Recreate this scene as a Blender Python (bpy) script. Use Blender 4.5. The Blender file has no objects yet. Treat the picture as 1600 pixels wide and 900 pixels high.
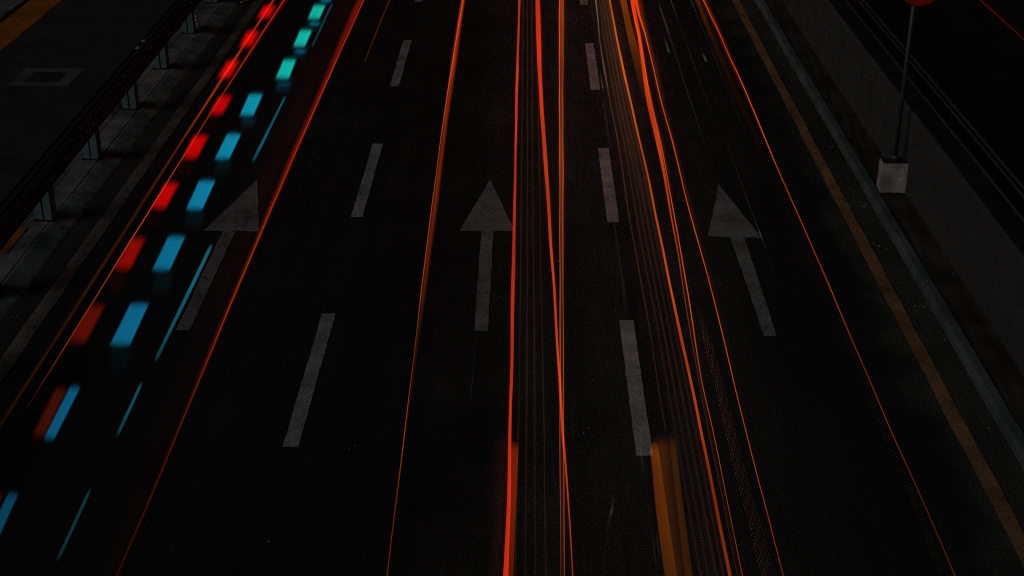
import bpy, bmesh, math, random
from mathutils import Vector, Matrix
random.seed(7)
SC = bpy.context.scene
COL = SC.collection
R = math.radians

# ------------------------------------------------------------------ camera
H = 7.5                                   # footbridge railing, metres over the road
F = 50.0 / 36.0 * 1600.0                  # focal length in photo pixels
NRM = math.sqrt(30.0 ** 2 + 1058.0 ** 2 + F ** 2)
YAW = math.asin(30.0 / NRM)
PITCH = math.asin(1058.0 / NRM / math.cos(YAW))
cam = bpy.data.cameras.new('camera')
cam.lens = 50.0
cam.sensor_width = 36.0
cam.clip_start = 0.1
cam.clip_end = 3000.0
camo = bpy.data.objects.new('camera', cam)
COL.objects.link(camo)
camo.location = (0, 0, H)
camo.rotation_euler = (R(90) - PITCH, 0, YAW)
SC.camera = camo

# ------------------------------------------------------------------ light
SUN_EL, SUN_TO = 30.0, 50.0               # light travels towards +X+Y (SUN_TO degrees east of the road)
e, a = R(SUN_EL), R(SUN_TO)
sd = Vector((math.cos(e) * math.sin(a), math.cos(e) * math.cos(a), -math.sin(e)))
sun = bpy.data.lights.new('sun', 'SUN')
sun.energy = 0.36
sun.angle = R(30)
sun.color = (1.0, 1.0, 0.97)
suno = bpy.data.objects.new('sun', sun)
COL.objects.link(suno)
suno.rotation_euler = sd.to_track_quat('-Z', 'Y').to_euler()
suno.location = (-20, -15, 20)
W = bpy.data.worlds.new('World')
SC.world = W
W.use_nodes = True
wn = W.node_tree
sky = wn.nodes.new('ShaderNodeTexSky')
sky.sky_type = 'NISHITA'
sky.sun_disc = False
sky.sun_elevation = R(SUN_EL)
sky.sun_rotation = R(SUN_TO + 180.0)
wn.links.new(sky.outputs[0], wn.nodes['Background'].inputs[0])
wn.nodes['Background'].inputs[1].default_value = 0.0020     # night
SC.view_settings.view_transform = 'Standard'
SC.view_settings.look = 'None'
SC.view_settings.exposure = 0.0
SC.view_settings.gamma = 1.0
SC.render.engine = 'CYCLES'
SC.cycles.transparent_max_bounces = 96
SC.cycles.max_bounces = 6
SC.cycles.diffuse_bounces = 0
SC.cycles.glossy_bounces = 0
SC.cycles.use_denoising = False
SC.cycles.filter_width = 1.1
SC.cycles.use_light_tree = True

# ------------------------------------------------------------------ helpers
FW = Vector((-math.cos(PITCH) * math.sin(YAW), math.cos(PITCH) * math.cos(YAW), -math.sin(PITCH)))
RT = Vector((math.cos(YAW), math.sin(YAW), 0))
UP = RT.cross(FW)

def at(x, y, z=0.0):
    """photo pixel -> point of the plane at height z"""
    d = FW * F + RT * (x - 800.0) + UP * (450.0 - y)
    return Vector((0, 0, H)) + d * ((z - H) / d.z)

def ppm(p):
    """photo pixels per metre at a point"""
    return F / (Vector(p) - Vector((0, 0, H))).dot(FW)

def lin(c):
    return tuple(((v / 255.0) / 12.92 if v / 255.0 <= 0.04045 else ((v / 255.0 + 0.055) / 1.055) ** 2.4) for v in c)

def obj(name, me, mat=None, parent=None):
    o = bpy.data.objects.new(name, me)
    COL.objects.link(o)
    if mat is not None and not me.materials:
        me.materials.append(mat)
    if parent is not None:
        o.parent = parent
        o.matrix_parent_inverse = Matrix.Identity(4)
    return o

def tag(o, label=None, cat=None, group=None, kind=None):
    if label: o['label'] = label
    if cat: o['category'] = cat
    if group: o['group'] = group
    if kind: o['kind'] = kind
    return o

def empty(name, loc=(0, 0, 0)):
    o = bpy.data.objects.new(name, None)
    COL.objects.link(o)
    o.location = loc
    o.empty_display_size = 0.2
    return o

def mesh(name, verts, faces, smooth=False):
    me = bpy.data.meshes.new(name)
    me.from_pydata([tuple(v) for v in verts], [], faces)
    me.update()
    if smooth:
        for p in me.polygons: p.use_smooth = True
    return me

def bm_mesh(name, bm, smooth=False):
    bmesh.ops.recalc_face_normals(bm, faces=bm.faces)
    me = bpy.data.meshes.new(name)
    bm.to_mesh(me); bm.free()
    if smooth:
        for p in me.polygons: p.use_smooth = True
    return me

def add_box(bm, x0, x1, y0, y1, z0, z1, bev=0.0):
    r = bmesh.ops.create_cube(bm, size=1.0)
    vs = r['verts']
    for v in vs:
        v.co = Vector(((x0 + x1) / 2 + v.co.x * (x1 - x0), (y0 + y1) / 2 + v.co.y * (y1 - y0), (z0 + z1) / 2 + v.co.z * (z1 - z0)))
    if bev > 0:
        es = list({ed for v in vs for ed in v.link_edges})
        bmesh.ops.bevel(bm, geom=es, offset=bev, segments=2, affect='EDGES')

def box_mesh(name, *a, bev=0.0):
    bm = bmesh.new(); add_box(bm, *a, bev=bev)
    return bm_mesh(name, bm)

def cyl(bm, p0, p1, r0, r1=None, n=14, caps=True):
    p0, p1 = Vector(p0), Vector(p1)
    r1 = r0 if r1 is None else r1
    d = (p1 - p0).normalized()
    u = d.orthogonal().normalized(); w = d.cross(u)
    A, B = [], []
    for i in range(n):
        t = 2 * math.pi * i / n
        q = u * math.cos(t) + w * math.sin(t)
        A.append(bm.verts.new(p0 + q * r0)); B.append(bm.verts.new(p1 + q * r1))
    for i in range(n):
        bm.faces.new((A[i], A[(i + 1) % n], B[(i + 1) % n], B[i]))
    if caps:
        bm.faces.new(A[::-1]); bm.faces.new(B)

def extrude_profile(name, prof, ys, closed=True, smooth=False):
    """(x, z) outline carried along Y through every station of ys"""
    n = len(prof)
    vs = [(x, y, z) for y in ys for x, z in prof]
    fs = []
    m = n if closed else n - 1
    for k in range(len(ys) - 1):
        for i in range(m):
            j = (i + 1) % n
            fs.append((k * n + i, k * n + j, (k + 1) * n + j, (k + 1) * n + i))
    if closed:
        fs.append(tuple(range(n))[::-1]); fs.append(tuple((len(ys) - 1) * n + i for i in range(n)))
    bm = bmesh.new()
    me = mesh(name, vs, fs, smooth)
    bm.from_mesh(me); bmesh.ops.recalc_face_normals(bm, faces=bm.faces); bm.to_mesh(me); bm.free()
    return me

# ------------------------------------------------------------------ materials
def material(name, build):
    m = bpy.data.materials.new(name)
    m.use_nodes = True
    nt = m.node_tree
    b = nt.nodes['Principled BSDF']
    build(nt, b)
    return m

def N(nt, kind, **kw):
    n = nt.nodes.new(kind)
    for k, v in kw.items():
        if k in n.inputs: n.inputs[k].default_value = v
        else: setattr(n, k, v)
    return n

def coords(nt, scale=(1, 1, 1)):
    g = N(nt, 'ShaderNodeNewGeometry')
    mp = N(nt, 'ShaderNodeMapping')
    mp.inputs['Scale'].default_value = scale
    nt.links.new(g.outputs['Position'], mp.inputs[0])
    return mp.outputs[0]

def noise(nt, vec, scale, detail=4.0, rough=0.6):
    n = N(nt, 'ShaderNodeTexNoise')
    n.inputs['Scale'].default_value = scale
    n.inputs['Detail'].default_value = detail
    n.inputs['Roughness'].default_value = rough
    nt.links.new(vec, n.inputs['Vector'])
    return n.outputs[0]

def ramp(nt, fac, stops):
    r = N(nt, 'ShaderNodeValToRGB')
    el = r.color_ramp.elements
    while len(el) < len(stops): el.new(0.5)
    for s, (p, c) in zip(el, stops):
        s.position = p
        s.color = (c, c, c, 1) if isinstance(c, (int, float)) else (*c, 1)
    nt.links.new(fac, r.inputs[0])
    return r.outputs[0]

def mix(nt, fac, A, B, mode='MIX'):
    m = N(nt, 'ShaderNodeMix', data_type='RGBA', blend_type=mode)
    for s, v in ((m.inputs[0], fac), (m.inputs[6], A), (m.inputs[7], B)):
        if isinstance(v, bpy.types.NodeSocket): nt.links.new(v, s)
        elif isinstance(v, (int, float)): s.default_value = v if s.type == 'VALUE' else (v, v, v, 1)
        else: s.default_value = (*v, 1)
    return m.outputs[2]

def bump(nt, b, h, strength, dist=0.01):
    n = N(nt, 'ShaderNodeBump')
    n.inputs['Strength'].default_value = strength
    n.inputs['Distance'].default_value = dist
    nt.links.new(h, n.inputs['Height'])
    nt.links.new(n.outputs[0], b.inputs['Normal'])

def asphalt(c_lo, c_hi, tint, lanes_dark=False):
    def f(nt, b):
        v = coords(nt)
        grain = noise(nt, v, 62.0, 4.0, 0.75)
        vo = N(nt, 'ShaderNodeTexVoronoi'); vo.inputs['Scale'].default_value = 26.0; nt.links.new(v, vo.inputs['Vector'])
        chips = ramp(nt, vo.outputs['Distance'], [(0.03, 3.0), (0.11, 1.0)])
        scuff = noise(nt, coords(nt, (7.0, 0.10, 1.0)), 5.0, 6.0, 0.75)
        patch = noise(nt, v, 0.7, 5.0, 0.6)
        lanes = coords(nt, (1.0, 0.05, 1.0))
        wear = noise(nt, lanes, 2.2, 4.0, 0.6)             # long wheel-track polish
        base = ramp(nt, patch, [(0.32, c_lo), (0.68, c_hi)])
        base = mix(nt, 1.0, base, ramp(nt, wear, [(0.3, 0.65), (0.7, 1.25)]), 'MULTIPLY')
        base = mix(nt, 1.0, base, ramp(nt, grain, [(0.36, 0.12), (0.5, 0.8), (0.66, 3.2)]), 'MULTIPLY')
        base = mix(nt, 1.0, base, chips, 'MULTIPLY')
        base = mix(nt, 1.0, base, ramp(nt, scuff, [(0.42, 0.85), (0.62, 1.1), (0.74, 2.4)]), 'MULTIPLY')
        base = mix(nt, 1.0, base, tint, 'MULTIPLY')
        if lanes_dark:                                     # some lanes darker by position across the road, with a ragged edge
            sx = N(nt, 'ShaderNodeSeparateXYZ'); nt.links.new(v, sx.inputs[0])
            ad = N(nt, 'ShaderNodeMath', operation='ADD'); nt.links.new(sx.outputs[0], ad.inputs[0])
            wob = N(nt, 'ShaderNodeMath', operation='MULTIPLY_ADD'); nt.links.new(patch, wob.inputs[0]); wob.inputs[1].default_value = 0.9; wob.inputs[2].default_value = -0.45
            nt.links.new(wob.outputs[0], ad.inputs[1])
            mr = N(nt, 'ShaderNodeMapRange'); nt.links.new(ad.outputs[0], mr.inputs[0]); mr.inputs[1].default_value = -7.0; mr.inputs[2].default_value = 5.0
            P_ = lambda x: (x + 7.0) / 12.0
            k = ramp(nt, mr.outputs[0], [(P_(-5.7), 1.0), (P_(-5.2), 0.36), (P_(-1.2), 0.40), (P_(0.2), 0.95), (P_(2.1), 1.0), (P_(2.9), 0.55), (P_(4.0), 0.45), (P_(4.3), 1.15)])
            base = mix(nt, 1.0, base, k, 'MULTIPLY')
        nt.links.new(base, b.inputs['Base Color'])
        b.inputs['Roughness'].default_value = 0.85
        b.inputs['Specular IOR Level'].default_value = 0.12
        bump(nt, b, grain, 0.5, 0.006)
    return f

def paint(col, worn, amount, rough=0.8):
    """thermoplastic road paint: pitted, scuffed along the traffic, grey dirt"""
    def f(nt, b):
        v = coords(nt)
        g = noise(nt, v, 34.0, 6.0, 0.85)
        s = noise(nt, coords(nt, (1.0, 0.12, 1.0)), 14.0, 5.0, 0.7)
        p = noise(nt, v, 2.2, 4.0, 0.6)
        m = mix(nt, 0.5, g, s)
        m = mix(nt, 0.35, m, p)
        k = ramp(nt, m, [(amount - 0.07, 1.0), (amount + 0.04, 0.0)])
        c = mix(nt, k, col, worn)
        c = mix(nt, 1.0, c, ramp(nt, p, [(0.3, 0.6), (0.7, 1.2)]), 'MULTIPLY')
        c = mix(nt, 1.0, c, ramp(nt, g, [(0.36, 0.25), (0.48, 0.95), (0.66, 1.3)]), 'MULTIPLY')
        nt.links.new(c, b.inputs['Base Color'])
        b.inputs['Roughness'].default_value = rough
        b.inputs['Specular IOR Level'].default_value = 0.15
        bump(nt, b, g, 0.4, 0.004)
    return f

def concrete(lo, hi, tint=(1, 1, 1), stain=0.5, streak=False):
    def f(nt, b):
        v = coords(nt)
        p = noise(nt, v, 2.6, 6.0, 0.65)
        g = noise(nt, v, 55.0, 3.0, 0.7)
        c = ramp(nt, p, [(0.3, lo), (0.7, hi)])
        st = noise(nt, coords(nt, (2.2, 2.2, 0.25)) if streak else v, 1.1 if not streak else 1.6, 5.0, 0.7)
        c = mix(nt, 1.0, c, ramp(nt, st, [(0.35, 1.0 - stain), (0.6, 1.1)]), 'MULTIPLY')
        c = mix(nt, 1.0, c, ramp(nt, g, [(0.3, 0.7), (0.7, 1.3)]), 'MULTIPLY')
        c = mix(nt, 1.0, c, tint, 'MULTIPLY')
        nt.links.new(c, b.inputs['Base Color'])
        b.inputs['Roughness'].default_value = 0.9
        b.inputs['Specular IOR Level'].default_value = 0.15
        bump(nt, b, g, 0.5, 0.006)
    return f

def metal(col, rough, metallic, dirt=0.4):
    def f(nt, b):
        v = coords(nt)
        p = noise(nt, v, 6.0, 5.0, 0.65)
        c = mix(nt, 1.0, col, ramp(nt, p, [(0.3, 1.0 - dirt), (0.65, 1.1)]), 'MULTIPLY')
        nt.links.new(c, b.inputs['Base Color'])
        b.inputs['Metallic'].default_value = metallic
        rr = ramp(nt, p, [(0.3, min(1, rough + 0.12)), (0.7, rough)])
        nt.links.new(rr, b.inputs['Roughness'])
        bump(nt, b, noise(nt, v, 40.0, 2.0), 0.08, 0.002)
    return f

def pavers(nt, b):
    v = coords(nt)
    br = N(nt, 'ShaderNodeTexBrick')
    br.inputs['Scale'].default_value = 1.0
    br.inputs['Brick Width'].default_value = 0.2
    br.inputs['Row Height'].default_value = 0.1
    br.inputs['Mortar Size'].default_value = 0.006
    br.inputs['Color1'].default_value = (0.042, 0.042, 0.041, 1)
    br.inputs['Color2'].default_value = (0.030, 0.030, 0.031, 1)
    br.inputs['Mortar'].default_value = (0.02, 0.02, 0.02, 1)
    nt.links.new(v, br.inputs['Vector'])
    p = noise(nt, v, 1.2, 5.0, 0.65)
    g = noise(nt, v, 60.0, 3.0, 0.7)
    c = mix(nt, 1.0, br.outputs[0], ramp(nt, p, [(0.3, 0.7), (0.7, 1.25)]), 'MULTIPLY')
    c = mix(nt, 1.0, c, ramp(nt, g, [(0.3, 0.7), (0.7, 1.3)]), 'MULTIPLY')
    nt.links.new(c, b.inputs['Base Color'])
    b.inputs['Roughness'].default_value = 0.85
    b.inputs['Specular IOR Level'].default_value = 0.2
    bump(nt, b, br.outputs[1], -0.6, 0.004)

M = {}
M['asphalt_old'] = material('asphalt old', asphalt(0.032, 0.052, (1.02, 1.0, 0.95), True))
M['asphalt_dark'] = material('asphalt dark', asphalt(0.013, 0.024, (1.0, 1.0, 1.0)))
M['asphalt_edge'] = material('asphalt edge', asphalt(0.036, 0.060, (1.05, 1.0, 0.90)))
M['ground'] = material('ground', asphalt(0.020, 0.035, (1.0, 1.0, 1.0)))
M['paint_arrow'] = material('arrow paint', paint((0.215, 0.235, 0.23), (0.06, 0.06, 0.06), 0.42))
M['paint_arrow_dark'] = material('darker arrow paint', paint((0.165, 0.165, 0.160), (0.04, 0.04, 0.04), 0.44))  # darker mix than the other arrows
M['paint_dim'] = material('dim lane paint', paint((0.28, 0.285, 0.28), (0.05, 0.05, 0.05), 0.42))  # left dashes: this lane's weaker light put into the paint colour
M['paint_lit'] = material('lit lane paint', paint((0.42, 0.43, 0.41), (0.09, 0.09, 0.085), 0.41))  # right dashes: headlight brightness of this lane put into the paint colour
M['paint_yellow'] = material('yellow edge paint', paint((0.315, 0.160, 0.066), (0.09, 0.06, 0.04), 0.42))
M['paint_cream'] = material('cream edge paint', paint((0.20, 0.185, 0.14), (0.06, 0.058, 0.05), 0.43))
M['kerb_right'] = material('kerb granite', concrete(0.085, 0.135, (0.90, 1.06, 1.05), 0.35))
M['kerb_left'] = material('mossy kerb', concrete(0.10, 0.27, (0.86, 1.08, 1.04), 0.6))
M['strip'] = material('strip concrete', concrete(0.10, 0.25, (1.03, 0.99, 0.98), 0.55))
M['strip_edge'] = material('strip edging', concrete(0.07, 0.26, (1.02, 0.99, 0.97), 0.7))
M['wall'] = material('dimmed parapet', concrete(0.050, 0.062, (0.97, 1.0, 1.01), 0.15))  # dimness put into the base colour to offset strong sun on this face
M['coping'] = material('dark coping', concrete(0.010, 0.022, (1, 1, 1), 0.5))
M['soil'] = material('soil', concrete(0.030, 0.055, (1.12, 1.0, 0.82), 0.5))
M['block'] = material('footing concrete', concrete(0.30, 0.72, (1.04, 1.0, 0.92), 0.6))
M['post'] = material('galvanised post', metal((0.135, 0.215, 0.215), 0.55, 0.2, 0.3))
M['beam'] = material('dull galvanised beam', metal((0.07, 0.075, 0.075), 0.6, 0.3, 0.5))
M['rail'] = material('parapet rail', metal((0.17, 0.17, 0.17), 0.36, 0.85, 0.5))
M['dark_steel'] = material('dark steel', metal((0.02, 0.02, 0.02), 0.6, 0.3, 0.4))
M['pole'] = material('sign pole', metal((0.060, 0.080, 0.080), 0.5, 0.3, 0.3))
M['pavers'] = material('dark pavers', pavers)
M['tactile'] = material('orange tactile paving', concrete(0.40, 0.54, (1.0, 0.28, 0.02), 0.3))
M['pale_paving'] = material('pale paving', concrete(0.12, 0.18, (1, 1, 1), 0.4))
M['frame_stone'] = material('chamber surround', concrete(0.075, 0.115, (1, 1, 1), 0.4))
M['iron'] = material('cast iron', metal((0.018, 0.018, 0.019), 0.7, 0.2, 0.4))
M['sign_red'] = material('red sign sheeting', metal((0.60, 0.006, 0.010), 0.5, 0.0, 0.1))
M['sign_dark'] = material('dark sign face', metal((0.012, 0.012, 0.02), 0.5, 0.0, 0.2))
M['scrap'] = material('pale plastic', metal((0.35, 0.46, 0.45), 0.30, 0.1, 0.2))
M['chrome'] = material('bright metal', metal((0.95, 0.95, 0.95), 0.18, 0.9, 0.05))
M['grit'] = material('grit', concrete(0.35, 0.6, (1, 1, 1), 0.2))
M['orange_mark'] = material('orange mark', concrete(0.30, 0.42, (1.0, 0.28, 0.04), 0.5))

def trail_mat():
    """light left in the air by a passing lamp: gives off light, hides nothing"""
    m = bpy.data.materials.new('trail light')
    m.use_nodes = True
    nt = m.node_tree
    nt.nodes.clear()
    out = N(nt, 'ShaderNodeOutputMaterial')
    at_ = N(nt, 'ShaderNodeAttribute', attribute_name='light')
    em = N(nt, 'ShaderNodeEmission')
    tr = N(nt, 'ShaderNodeBsdfTransparent')
    ad = N(nt, 'ShaderNodeAddShader')
    nt.links.new(at_.outputs['Color'], em.inputs[0])
    nt.links.new(em.outputs[0], ad.inputs[0]); nt.links.new(tr.outputs[0], ad.inputs[1])
    nt.links.new(ad.outputs[0], out.inputs[0])
    m.cycles.emission_sampling = 'FRONT_BACK'
    return m
M['light'] = trail_mat()

# ------------------------------------------------------------------ setting: ground and road
Y0, Y1 = 3.0, 90.0
def sheet(name, x0, x1, y0, y1, z, mat, parent=None):
    return obj(name, mesh(name, [(x0, y0, z), (x1, y0, z), (x1, y1, z), (x0, y1, z)], [(0, 1, 2, 3)]), mat, parent)

gp = [(-1500, -0.02), (5.50, -0.02), (5.50, -4.6), (1500, -4.6)]
g = obj('ground', mesh('ground', [(x, y, z) for y in (-1500, 1500) for x, z in gp], [(0, 1, 5, 4), (1, 2, 6, 5), (2, 3, 7, 6)]), M['ground'])
tag(g, 'dark ground around the raised road', kind='structure')
road = sheet('road', -6.24, 4.82, -60, 300, 0.0, M['asphalt_old']); tag(road, 'dark asphalt carriageway with painted arrows and dashes', kind='structure')
far_road = sheet('far_road', 6.5, 17.0, -60, 300, -4.5, M['asphalt_dark']); tag(far_road, 'unlit lower carriageway beyond the parapet wall', kind='structure')

def poly(name, pix, mat, z=0.008, parent=road):
    vs = [at(x, y, z) for x, y in pix]
    return obj(name, mesh(name, vs, [tuple(range(len(vs)))]), mat, parent)

# lane dashes (the same 3 m dash, 3 m gap carried beyond the frame)
def dash(x_left, w, ya, yb, mat):
    n = 26
    vs, fs = [], []
    rnd = random.Random(int(ya * 100) + int(x_left * 10))
    for i in range(n + 1):
        y = ya + (yb - ya) * i / n
        j = lambda: rnd.uniform(-0.004, 0.004)
        vs += [(x_left + j(), y, 0.008), (x_left + w + j(), y, 0.008)]
    for i in range(n):
        fs.append((2 * i, 2 * i + 1, 2 * i + 3, 2 * i + 2))
    return obj('lane_dash', mesh('lane_dash', vs, fs), mat, road)
for (xl, w, yb0, mat) in ((-2.425, 0.158, at(462, 699).y, M['paint_dim']), (1.075, 0.165, at(1014, 713).y, M['paint_lit'])):
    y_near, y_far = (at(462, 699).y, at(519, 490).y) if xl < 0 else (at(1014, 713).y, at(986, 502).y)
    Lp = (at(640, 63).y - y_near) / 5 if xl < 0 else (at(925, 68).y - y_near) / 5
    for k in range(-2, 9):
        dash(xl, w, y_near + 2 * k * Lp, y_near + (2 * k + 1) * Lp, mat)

def arrow(tip, bl, br, s0, s1, e1, e0, mat):
    rnd = random.Random(tip[0])
    def rim(a, b, n):                                   # chipped, slightly ragged paint edge
        A, B = at(a[0], a[1], 0.008), at(b[0], b[1], 0.008)
        out = [A]
        for i in range(1, n):
            out.append(A.lerp(B, i / n) + Vector((rnd.uniform(-.005, .005), rnd.uniform(-.005, .005), 0)))
        return out
    head = rim(tip, bl, 14) + rim(bl, s0, 4) + rim(s0, s1, 3) + rim(s1, br, 4) + rim(br, tip, 14)
    shaft = rim(s0, e0, 16) + rim(e0, e1, 3) + rim(e1, s1, 16) + [at(s1[0], s1[1], 0.008)]
    nh = len(head)
    sh = [v + Vector((0, -0.002, 0)) if k in (0, len(shaft) - 1) else v for k, v in enumerate(shaft)]
    bm = bmesh.new()
    bm.faces.new([bm.verts.new(v) for v in head])
    bm.faces.new([bm.verts.new(v) for v in sh])
    bmesh.ops.triangulate(bm, faces=bm.faces[:])
    me = bpy.data.meshes.new('arrow_marking'); bm.normal_update()
    for f in bm.faces:
        if f.normal.z < 0: f.normal_flip()
    bm.to_mesh(me); bm.free()
    return obj('arrow_marking', me, mat, road)
arrow((402, 280), (318, 360.5), (405, 361.5), (348, 361), (368, 361), (296, 516), (275, 516), M['paint_arrow_dark'])
arrow((766, 280), (718, 361), (804, 361), (752, 361), (771, 361), (762, 517), (741, 517), M['paint_arrow'])
arrow((1123, 288), (1106, 369), (1190, 371.5), (1141, 370), (1163, 370.6), (1214, 525), (1194, 525), M['paint_arrow'])

# edge lines
def edge_line(x0, x1, mat, seed):
    rnd = random.Random(seed)
    vs, fs, y = [], [], -40.0
    while y < 120:
        vs += [(x0 + rnd.uniform(-.008, .008), y, 0.010), (x1 + rnd.uniform(-.008, .008), y, 0.010)]
        y += 0.5
    for i in range(len(vs) // 2 - 1):
        fs.append((2 * i, 2 * i + 1, 2 * i + 3, 2 * i + 2))
    return obj('edge_line', mesh('edge_line', vs, fs), mat, road)
edge_line(4.318, 4.475, M['paint_yellow'], 3)
edge_line(-5.84, -5.66, M['paint_cream'], 5)

# ------------------------------------------------------------------ right kerb, strip, parapet
kerb = empty('kerb'); tag(kerb, 'line of pale kerb stones along the yellow line', kind='structure')
kp = [(4.80, -0.03), (4.80, 0.085), (4.812, 0.115), (4.835, 0.125), (4.93, 0.125), (4.93, -0.03)]
km = extrude_profile('kerb_stone', kp, [-0.396, 0.396])
km.materials.append(M['kerb_right'])
for k in range(70):
    o = obj('kerb_stone', km, None, kerb)
    o.location = (random.uniform(-.004, .004), 4.0 + 0.8 * k, random.uniform(-.004, .004))
    o.rotation_euler.z = random.uniform(-.004, .004)
soil = bmesh.new()
nx, ny = 5, 160
gv = [[soil.verts.new((4.93 + 0.39 * i / nx, -5 + 0.5 * j, 0.10 + random.uniform(-.012, .012))) for i in range(nx + 1)] for j in range(ny + 1)]
for j in range(ny):
    for i in range(nx):
        soil.faces.new((gv[j][i], gv[j][i + 1], gv[j + 1][i + 1], gv[j + 1][i]))
tag(obj('median_strip', bm_mesh('median_strip', soil), M['soil']), 'narrow bare earth strip between kerb and parapet wall', kind='structure')

wall = empty('parapet_wall', (0, 0, 0))
tag(wall, 'long dark concrete parapet wall topped by two thin rails', 'wall')
wp = [(5.325, 0.0), (5.312, 0.14), (5.312, 0.30), (5.305, 1.19), (5.315, 1.222), (5.34, 1.235), (5.60, 1.235), (5.64, 1.21), (5.64, 0.0)]
jy = at(1419, 300, 0.1).y
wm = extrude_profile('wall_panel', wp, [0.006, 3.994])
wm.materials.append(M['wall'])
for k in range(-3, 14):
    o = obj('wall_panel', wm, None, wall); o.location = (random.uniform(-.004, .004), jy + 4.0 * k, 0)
cp = [(5.335, 1.235), (5.335, 1.262), (5.61, 1.262), (5.61, 1.235)]
obj('coping', extrude_profile('coping', cp, [-10, 75]), M['coping'], wall)
for x, z, r in ((5.49, 1.730, 0.019), (5.475, 1.660, 0.016), (5.50, 1.395, 0.018)):
    bm = bmesh.new(); cyl(bm, (x, -10, z), (x, 75, z), r, n=16)
    obj('rail', bm_mesh('rail', bm, True), M['rail'], wall)
bm = bmesh.new(); add_box(bm, 5.488, 5.512, -0.014, 0.014, 1.263, 1.70, 0.003)
pm = bm_mesh('rail_post', bm); pm.materials.append(M['coping'])
for k in range(-4, 30):
    o = obj('rail_post', pm, None, wall); o.location = (0, jy + 1.0 + 2.0 * k, 0)

# round sign on its footing block
sb = at(1395, 301, 0.10)
b0, b1 = at(1373, 301, 0.10), at(1415, 301, 0.10)
sign = empty('road_sign', (sb.x, sb.y, 0.09))
tag(sign, 'round red-rimmed road sign on a thin pole in a pale concrete block', 'road sign')
bm = bmesh.new(); hw = (b1.x - b0.x) / 2 * 0.97
add_box(bm, -hw, hw, 0.0, 0.22, 0.0, 0.44, 0.005)
bm.verts.ensure_lookup_table()
for v in bm.verts:
    if v.co.z < 0.05: v.co.x *= 1.0
obj('footing_block', bm_mesh('footing_block', bm), M['block'], sign)
bm = bmesh.new(); add_box(bm, -hw + .015, hw - .015, 0.012, 0.208, 0.441, 0.452, 0.003)
obj('top_shade_plate', bm_mesh('top_shade_plate', bm), M['dark_steel'], sign)  # dark plate added so the top of the block looks shaded
bm = bmesh.new(); cyl(bm, (0, 0, 0), (0, 0, .023), .014, n=6)
ab = bm_mesh('anchor_bolt', bm); ab.materials.append(M['dark_steel'])
for sx in (-.09, .09):
    for sy in (.05, .17):
        o = obj('anchor_bolt', ab, None, sign); o.location = (sx, sy, .452)
yp = 0.11
# pole height so that the rim's lowest point meets the pixel row of the photograph
def z_at(px_y, Y):
    d = FW * F + UP * (450.0 - px_y)
    return H + d.z * (Y / d.y)
z_rim = z_at(6.8, sb.y + yp - 0.05) - 0.09
bm = bmesh.new(); cyl(bm, (0.0, yp, .452), (0.0, yp, z_rim + 0.62), .030, n=18); cyl(bm, (0, yp, .452), (0, yp, .53), .05, .04, n=18)
obj('pole', bm_mesh('pole', bm, True), M['pole'], sign)
cx, cz, rr = 0.055, z_rim + 0.31, 0.31
bm = bmesh.new()
def ring(bm, r0, r1, y0, y1, n=56):
    P = []
    for i in range(n):
        t = 2 * math.pi * i / n
        P.append([bm.verts.new((cx + r * math.cos(t), y, cz + r * math.sin(t))) for r, y in ((r0, y0), (r1, y0), (r1, y1), (r0, y1))])
    for i in range(n):
        A, B = P[i], P[(i + 1) % n]
        for k in range(4):
            bm.faces.new((A[k], A[(k + 1) % 4], B[(k + 1) % 4], B[k]))
ring(bm, 0.228, rr, yp - 0.052, yp - 0.036)
obj('rim', bm_mesh('rim', bm), M['sign_red'], sign)
bm = bmesh.new(); cyl(bm, (cx, yp - 0.048, cz), (cx, yp - 0.038, cz), 0.2275, n=48)
obj('face', bm_mesh('face', bm), M['sign_dark'], sign)
for dz in (-.115, .115):
    obj('bracket', box_mesh('bracket', -0.05, 0.05, yp - 0.035, yp + 0.04, cz + dz - .015, cz + dz + .015), M['dark_steel'], sign)

# ------------------------------------------------------------------ left kerb, concrete strip, guardrail, pavement
lk = empty('kerb'); tag(lk, 'tall mossy kerb on the pavement side below the guardrail', kind='structure')
lp = [(-6.13, -0.03), (-6.13, 0.004), (-6.16, 0.022), (-6.355, 0.092), (-6.375, 0.10), (-6.405, 0.10), (-6.405, -0.03)]
lm = extrude_profile('kerb_stone', lp, [-1.155, -0.6, 0, 0.6, 1.155]); lm.materials.append(M['kerb_left'])
SZ = 0.10
P_Y = [at(x, y, SZ).y for x, y in ((69, 343), (142, 248), (203, 170), (252, 107), (297, 52), (325, 4))]
PS = (P_Y[-1] - P_Y[0]) / 5
for k in range(-6, 22):
    o = obj('kerb_stone', lm, None, lk); o.location = (random.uniform(-.004, .004), P_Y[0] - 0.25 + 2.32 * k, random.uniform(-.004, .004))
strip = obj('concrete_strip', extrude_profile('concrete_strip', [(-6.418, -0.02), (-6.418, 0.098), (-6.430, 0.104), (-6.72, 0.104), (-6.72, -0.02)], [-8 + 2.0 * i for i in range(40)]), M['strip'])
tag(strip, 'rough concrete strip the guardrail posts stand on', kind='structure')
ey = at(22, 376, 0.11).y
edging = empty('edging'); tag(edging, 'pale edging stones between concrete strip and pavement', kind='structure')
em_ = extrude_profile('edging_stone', [(-6.722, 0.0), (-6.722, 0.102), (-6.730, 0.108), (-6.850, 0.108), (-6.86, 0.102), (-6.86, 0.0)], [-0.445, 0.445]); em_.materials.append(M['strip_edge'])
for k in range(-8, 60):
    o = obj('edging_stone', em_, None, edging); o.location = (0, ey + 0.9 * k, random.uniform(-.003, .003))
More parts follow.
